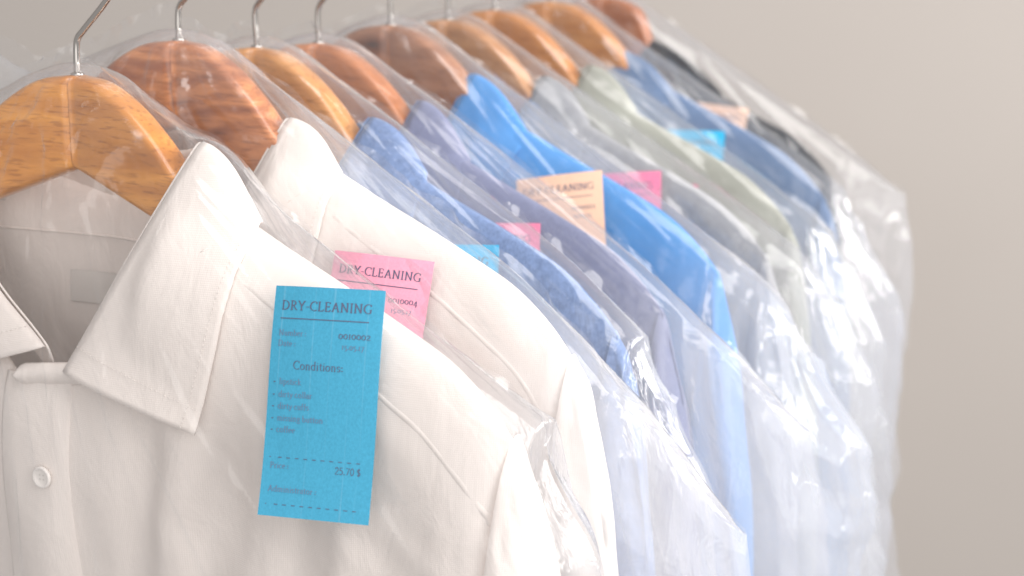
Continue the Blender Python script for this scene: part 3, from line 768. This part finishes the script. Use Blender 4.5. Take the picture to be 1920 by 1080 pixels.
def bent(V, k): return [(p[0], p[1] + bend(p[0], p[2], k), p[2]) for p in V]
def text(mb, s, u, v, h, k=1.0, align='l', wgt=1.0, plainf=False, lift=[0]):
    """writes s at tag coordinates (metres, x right, z down) with cap height h"""
    gl = []; x = 0
    for ch in s:
        if ch == ' ': x += .32; continue
        if ch == '\u2022':
            gl.append((x, [[(.1, .26), (.1, .44)]], 2.6)); x += .36; continue
        g = G[('T' + ch) if plainf else ch]; gl.append((x, g[1], 1.9 if ch in ':.' else 1.0)); x += g[0] * k + (.06 if ch.isupper() else .02)
    x0 = u if align == 'l' else (u - x * h if align == 'r' else u - x * h / 2)
    for gx, strokes, wm in gl:
        for st in strokes:
            lift[0] = (lift[0] + 1) % 7
            P = [((gx + p[0] * k) * h + x0, p[1] * h - v) for p in st]
            V = []; n = len(P)
            for i in range(n):
                a = P[max(i - 1, 0)]; b = P[min(i + 1, n - 1)]
                dx, dz = b[0] - a[0], b[1] - a[1]; l = math.hypot(dx, dz) or 1; dx /= l; dz /= l
                # broad-nib contrast, nib held at a small angle
                wd = (.055 + .085 * abs(dx * math.sin(R(15)) + dz * math.cos(R(15)))) if not plainf else .105
                wd *= h * .5 * wgt * wm
                V.append((P[i][0] - dz * wd, -.00016 - lift[0] * 4e-6, P[i][1] + dx * wd)); V.append((P[i][0] + dz * wd, -.00016 - lift[0] * 4e-6, P[i][1] - dx * wd))
            mb.add(V, [(2 * i, 2 * i + 1, 2 * i + 3, 2 * i + 2) for i in range(n - 1)])
def bar(mb, u0, u1, v, t):
    n = 24; V = []
    for i in range(n + 1):
        x = u0 + (u1 - u0) * i / n; V += [(x, -.00016, -v - t / 2), (x, -.00016, -v + t / 2)]
    mb.add(V, [(2 * i, 2 * i + 2, 2 * i + 3, 2 * i + 1) for i in range(n)])
TW, TA = .055, 1.9
def make_tag(k, mat, label, pose, num, fronty):
    cx, cy, cz, ya, pi, ro = pose
    Rm = Matrix.Rotation(ya, 3, 'Z') @ Matrix.Rotation(pi, 3, 'X') @ Matrix.Rotation(ro, 3, 'Y')
    H = TW * TA
    # push out until it clears the film
    X, Y, Z = fronty; m = (np.abs(X - cx) < .05) & (np.abs(Z - cz) < .075)
    q = np.stack([X[m] - cx, Y[m] - cy, Z[m] - cz], -1) @ np.array(Rm)     # into tag axes
    inn = (np.abs(q[:, 0]) < TW / 2) & (np.abs(q[:, 2]) < H / 2)
    pen = -q[inn, 1].min() if inn.any() else 0
    print('tag', k, 'film in front by', round(float(pen), 4))
    t, dz = HANG[k]; base = C1 + EY * t + Vector((0, 0, dz))
    root = bpy.data.objects.new('paper_tag', None); col.objects.link(root); root.empty_display_size = .02
    tag(root, label, 'paper tag', 'dry cleaning tags on the bags')
    sh = pen - .0002
    loc = base + EX * cx + EY * cy + Vector((0, 0, cz))
    nrm = Matrix.Rotation(-TH, 3, 'Z') @ Rm @ Vector((0, -1, 0))
    # shift towards the outside, keep apparent size by a hair of scale
    l2 = loc + nrm * sh
    camp = Vector((0, 0, CAMZ)); d0 = (loc - camp).length
    dirv = (loc - camp).normalized(); s2 = (l2 - camp).dot(dirv) / 1.0
    root.location = camp + dirv * s2
    root.rotation_euler = (Matrix.Rotation(-TH, 3, 'Z') @ Rm).to_euler()
    # paper with a slight bow
    nu, nv = 29, 53; V = []
    rnd = random.Random(k)
    bow = (lambda u, v: -.0)
    for side in (0, 1):
        for j in range(nv):
            for i in range(nu):
                u = i / (nu - 1) - .5; v = j / (nv - 1) - .5
                V.append((u * TW, .0 if not side else .0003, -v * H))
    F = grid_faces(nu, nv, flip=True) + grid_faces(nu, nv, off=nu * nv)
    ring = [i for i in range(nu)] + [j * nu + nu - 1 for j in range(1, nv)] + [(nv - 1) * nu + i for i in range(nu - 2, -1, -1)] + [j * nu for j in range(nv - 2, 0, -1)]
    for a, b in zip(ring, ring[1:] + ring[:1]): F.append((a, b, b + nu * nv, a + nu * nv))
    paper = mesh_obj('paper', bent(V, k), F, mat, root, False)
    def U(u): return (u - .5) * TW
    def Vv(v): return (v - .5) * H
    a = MB(); text(a, 'DRY-CLEANING', U(.49), Vv(.103), .0041, 1.0, 'c', 1.0)
    # fit: scale horizontally to .83 of the width
    xs = [p[0] for p in a.V]; wdt = max(xs) - min(xs); f = TW * .82 / wdt; mx = (max(xs) + min(xs)) / 2
    a.V = [((p[0] - mx) * f + U(.49), p[1], p[2]) for p in a.V]
    mesh_obj('heading', bent(a.V, k), a.F, M_INK, root, False)
    a = MB(); bar(a, U(.075), U(.885), Vv(.141), .00045); mesh_obj('rule', bent(a.V, k), a.F, M_INK, root, False)
    a = MB()
    def line(nm, m_, *args):
        a = MB(); text(a, *args); mesh_obj(nm, bent(a.V, k), a.F, m_, root, False)
    vs = (.428, .483, .534, .586, .636)
    line('number_caption', M_INKL, 'Number :', U(.07), Vv(.216), .0026, 1.22, 'l', 1.1)
    line('date_caption', M_INKL, 'Date :', U(.07), Vv(.262), .0026, 1.22, 'l', 1.1)
    line('date', M_INKL, '15.05.17', U(.86), Vv(.263), .0027, 1.2, 'r', 1.1)
    for i, s_ in enumerate(('lipstick', 'dirty collar', 'dirty cuffs', 'missing button', 'coffee')):
        line('condition', M_INKL, s_, U(.105), Vv(vs[i]), .0027, 1.22, 'l', 1.1)
        line('bullet', M_INK, '\u2022', U(.055), Vv(vs[i]), .0027)
    line('price_caption', M_INKL, 'Price :', U(.07), Vv(.792), .0026, 1.22, 'l', 1.1)
    line('administrator_caption', M_INKL, 'Administrator :', U(.07), Vv(.893), .0027, 1.22, 'l', 1.1)
    line('number', M_INK, num, U(.91), Vv(.217), .0033, 1.25, 'r', 1.0)
    line('conditions_heading', M_INK, 'Conditions:', U(.46), Vv(.360), .0037, 1.2, 'c', .95)
    line('price', M_INK, '25.70 $', U(.90), Vv(.797), .0031, 1.2, 'r', 1.0, True)
    for v in (.745, .948):
        a = MB()
        for i in range(11): bar(a, U(.06 + i * .079), U(.06 + i * .079 + (.035 if i else .012)), Vv(v), .00035)
        mesh_obj('dashed_line', bent(a.V, k), a.F, M_INK, root, False)
    # small plastic loop pinning it through the film is hidden; the paper lies on the film
    return root

# ------------------------------------------------------------------ build the row
SH = [
 dict(wt=.265, Tf=(.060, .047), Tb=.014, ysf=1.0, ysb=.75, ts=1.0),
 dict(wt=.253, Tf=(.046, .040), Tb=.012, ysf=.80, ysb=.55, ts=.85, cs=0.93, cdz=-.009),
 dict(wt=.243, Tf=(.038, .034), Tb=.010, ysf=.62, ysb=.45, ts=.75, cs=1.0, cdz=-.007),
 dict(wt=.242, Tf=(.036, .034), Tb=.010, ysf=.60, ysb=.55, ts=.75, cs=0.93, cdz=-0.002),
 dict(wt=.242, Tf=(.044, .038), Tb=.012, ysf=.80, ysb=.5, ts=.85, cs=.79, cdz=0),
 dict(wt=.245, Tf=(.040, .036), Tb=.010, ysf=.65, ysb=.45, ts=.75, cs=0.95, cdz=-.006),
 dict(wt=.237, Tf=(.040, .036), Tb=.012, ysf=.65, ysb=.6, ts=.75, cs=0.97, cdz=-.007),
 dict(wt=.230, Tf=(.044, .038), Tb=.012, ysf=.80, ysb=.6, ts=.85, cs=.75, cdz=-0.006),
 dict(wt=.202, Tf=(.044, .038), Tb=.012, ysf=.80, ysb=.8, ts=.85, cs=.52, cdz=-.004, so=.7),
]
CL = [
 cloth('white cotton', (.85, .79, .75), transl=.22), cloth('white poplin', (.855, .80, .76), transl=.18),
 cloth('blue chambray', (.17, .255, .46), .25, transl=.08, mscale=220), cloth('grey lavender cotton', (.20, .22, .345), .12, transl=.08),
 cloth('bright blue cotton', (.075, .285, .65), .05, transl=.1), cloth('pale grey cotton', (.36, .365, .385), .15),
 cloth('pale sage cotton', (.40, .41, .36), .06), cloth('steel blue cotton', (.12, .19, .33), .12, transl=.08), cloth('charcoal cotton', (.010, .012, .018), transl=.04)]
SL = ['white shirt with a wide pointed collar, nearest the camera behind the full blue tag',
 'white shirt second from the front, behind the pink tag reading CLEANING',
 'mottled blue chambray shirt hanging behind the second white shirt',
 'greyish lavender blue shirt behind the mottled chambray shirt',
 'bright sky blue shirt with the peach tag on its shoulder',
 'pale grey shirt just behind the bright sky blue shirt',
 'pale sage green shirt behind the pale grey shirt',
 'steel blue shirt with a bright blue tag, second from the far end',
 'dark charcoal shirt at the far end of the row']
WD = [
 wood('honey wood', (.76, .33, .060), (.50, .18, .028), 14, .62, .42, 1.3),
 wood('reddish grained wood', (.68, .27, .095), (.36, .11, .036), 22, .36, .55, 4.1),
 wood('light orange wood', (.72, .36, .13), (.52, .22, .065), 12, .7, .4, 7.7),
 wood('red brown wood', (.62, .24, .085), (.42, .14, .04), 12, .6, .4, 9.2),
 wood('brown knotty wood', (.46, .21, .105), (.29, .12, .055), 12, .6, .4, 12.2, knot=(-.0085, -.0125)),
 wood('pale tan wood', (.60, .32, .15), (.44, .20, .08), 12, .7, .4, 15.9),
 wood('orange wood', (.60, .26, .075), (.42, .15, .035), 12, .7, .4, 18.3),
 wood('golden wood', (.64, .30, .09), (.46, .17, .045), 12, .7, .4, 21.4),
 wood('dark reddish wood', (.48, .17, .06), (.32, .095, .03), 12, .7, .4, 25.1)]
HL = ['honey coloured wooden hanger in the nearest white shirt', 'reddish wooden hanger with strong streaky grain, second from the front',
 'light orange wooden hanger in the mottled chambray shirt', 'red brown wooden hanger in the lavender shirt',
 'brown wooden hanger with a small dark knot, in the bright blue shirt', 'pale tan wooden hanger in the pale grey shirt',
 'orange wooden hanger in the pale sage shirt', 'golden wooden hanger in the steel blue shirt',
 'dark reddish wooden hanger at the far end, in the charcoal shirt']
BG = [
 dict(cx=.302, cz=-.150, lx=.30, lz=-.13, crumple=.8, pinch=1.0),
 dict(cx=.350, cz=-.219, lx=.31, lz=-.105, crumple=.5, seal=1.6, round=.006, pinch=1.2, flare=.045),
 dict(cx=.300, cz=-.175, crumple=1.0),
 dict(cx=.338, cz=-.197, crumple=.6, round=.008),
 dict(cx=.333, cz=-.185, crumple=1.1),
 dict(cx=.322, cz=-.165, crumple=1.2),
 dict(cx=.306, cz=-.160, crumple=1.2),
 dict(cx=.282, cz=-.150, crumple=1.2),
 dict(cx=.266, cz=-.1390, crumple=.8, round=.006)]
BL = ['clear plastic bag over the nearest white shirt', 'clear plastic bag over the second white shirt, its corner jutting out low at right',
 'crinkled clear plastic bag over the mottled chambray shirt', 'clear plastic bag over the lavender shirt, with a wide pointed corner',
 'clear plastic bag over the bright blue shirt', 'clear plastic bag over the pale grey shirt', 'clear plastic bag over the pale sage shirt',
 'clear plastic bag over the steel blue shirt', 'clear plastic bag at the far end, against the wall, over the charcoal shirt']
BLUE = plain('blue paper', (.056, .305, .47), .75, grain=.10, spec=.2); PINK = plain('pink paper', (.80, .34, .46), .75, grain=.08, spec=.2)
HOT = plain('hot pink paper', (.76, .22, .34), .75, grain=.08, spec=.2); PEACH = plain('peach paper', (.80, .52, .38), .75, grain=.06, spec=.2)
SKY = plain('sky blue paper', (.04, .42, .72), .75, grain=.08, spec=.2)
TG = {
 0: (BLUE, 'blue DRY-CLEANING tag, the only one seen whole, on the nearest white shirt', 'P0', '0010002'),
 1: (PINK, 'pale pink tag reading CLEANING and 0004, on the second white shirt', 'P1', '0010004'),
 2: (SKY, 'sky blue tag corner reading ING on the chambray shirt, beside the hot pink tag', 'P2', '0010005'),
 3: (HOT, 'hot pink tag reading ING on the lavender shirt, above a sky blue tag', 'P3', '0010007'),
 4: (PEACH, 'large peach tag on the shoulder of the bright blue shirt', 'P4', '0010012'),
 5: (HOT, 'pink tag with blurred writing on the pale grey shirt', 'P5', '0010013'),
 6: (HOT, 'tiny visible corner of a pink tag at the edge of the pale sage shirt', 'P6', '0010014'),
 7: (SKY, 'blurred sky blue tag on the steel blue shirt near the far end', 'P7', '0010015'),
 8: (PEACH, 'small blurred peach tag corner on the dark charcoal shirt', 'P8', '0010017')}
POSE = {
 0: (.1779, -.0514, -.1336, .1144, -.3122, -.0406),
 1: (0.1475, -0.046, -0.1492, 0.110, -0.310, 0.0270),
 2: (0.1483, -0.040, -0.1484, 0.110, -0.310, -0.0771),
 3: (0.1401, -0.038, -0.1460, 0.110, -0.310, -0.0729),
 4: (0.1476, -0.044, -0.1329, 0.110, -0.310, -0.1758),
 5: (0.1496, -0.040, -0.1415, 0.110, -0.310, -0.1208),
 6: (0.1452, -0.040, -0.1621, 0.110, -0.310, -0.0636),
 7: (0.1281, -0.042, -0.1378, 0.110, -0.310, -0.0347),
 8: (0.1041, -0.040, -0.1283, 0.110, -0.310, 0.0681),
}
film_front = film('clear film', haze=.022, edge=.34)
film_wide = film('wide milky film', haze=.03, edge=.34, slack=.20, bump=.20, rough=.17)
film_back = film('slightly milky film', haze=.12, edge=.45)

for k in range(9):
    t, dz = HANG[k]; loc = C1 + EY * t + Vector((0, 0, dz)); P = SH[k]
    make_hanger(k, WD[k], HL[k], loc, *((min(.222, P['wt'] - .030),) if k < 8 else (.165, .030, .026)))
    sr, pts, fy = make_shirt(k, P, CL[k], SL[k], loc)
    br, fronty = make_bag(k, P, pts, film_wide if k in (1, 3, 4) else film_front, film_front if k == 0 else film_back, BL[k], loc, BG[k])
    if k in POSE: make_tag(k, TG[k][0], TG[k][1], POSE[k], TG[k][3], fronty)

# rail the hooks hang on, above the frame
a = C1 - EY * .55 + Vector((0, 0, .0655 + .0305 - .0125 - .0017)); b = C1 + EY * 1.3 + Vector((0, 0, .0655 + .0305 - .0125 - .0017))
V, F = tube([a + (b - a) * i / 10 for i in range(11)], .0125, 24)
rl = mesh_obj('clothes_rail', V, F, M_STEEL); tag(rl, 'round polished metal clothes rail carrying all the hangers', 'clothes rail')
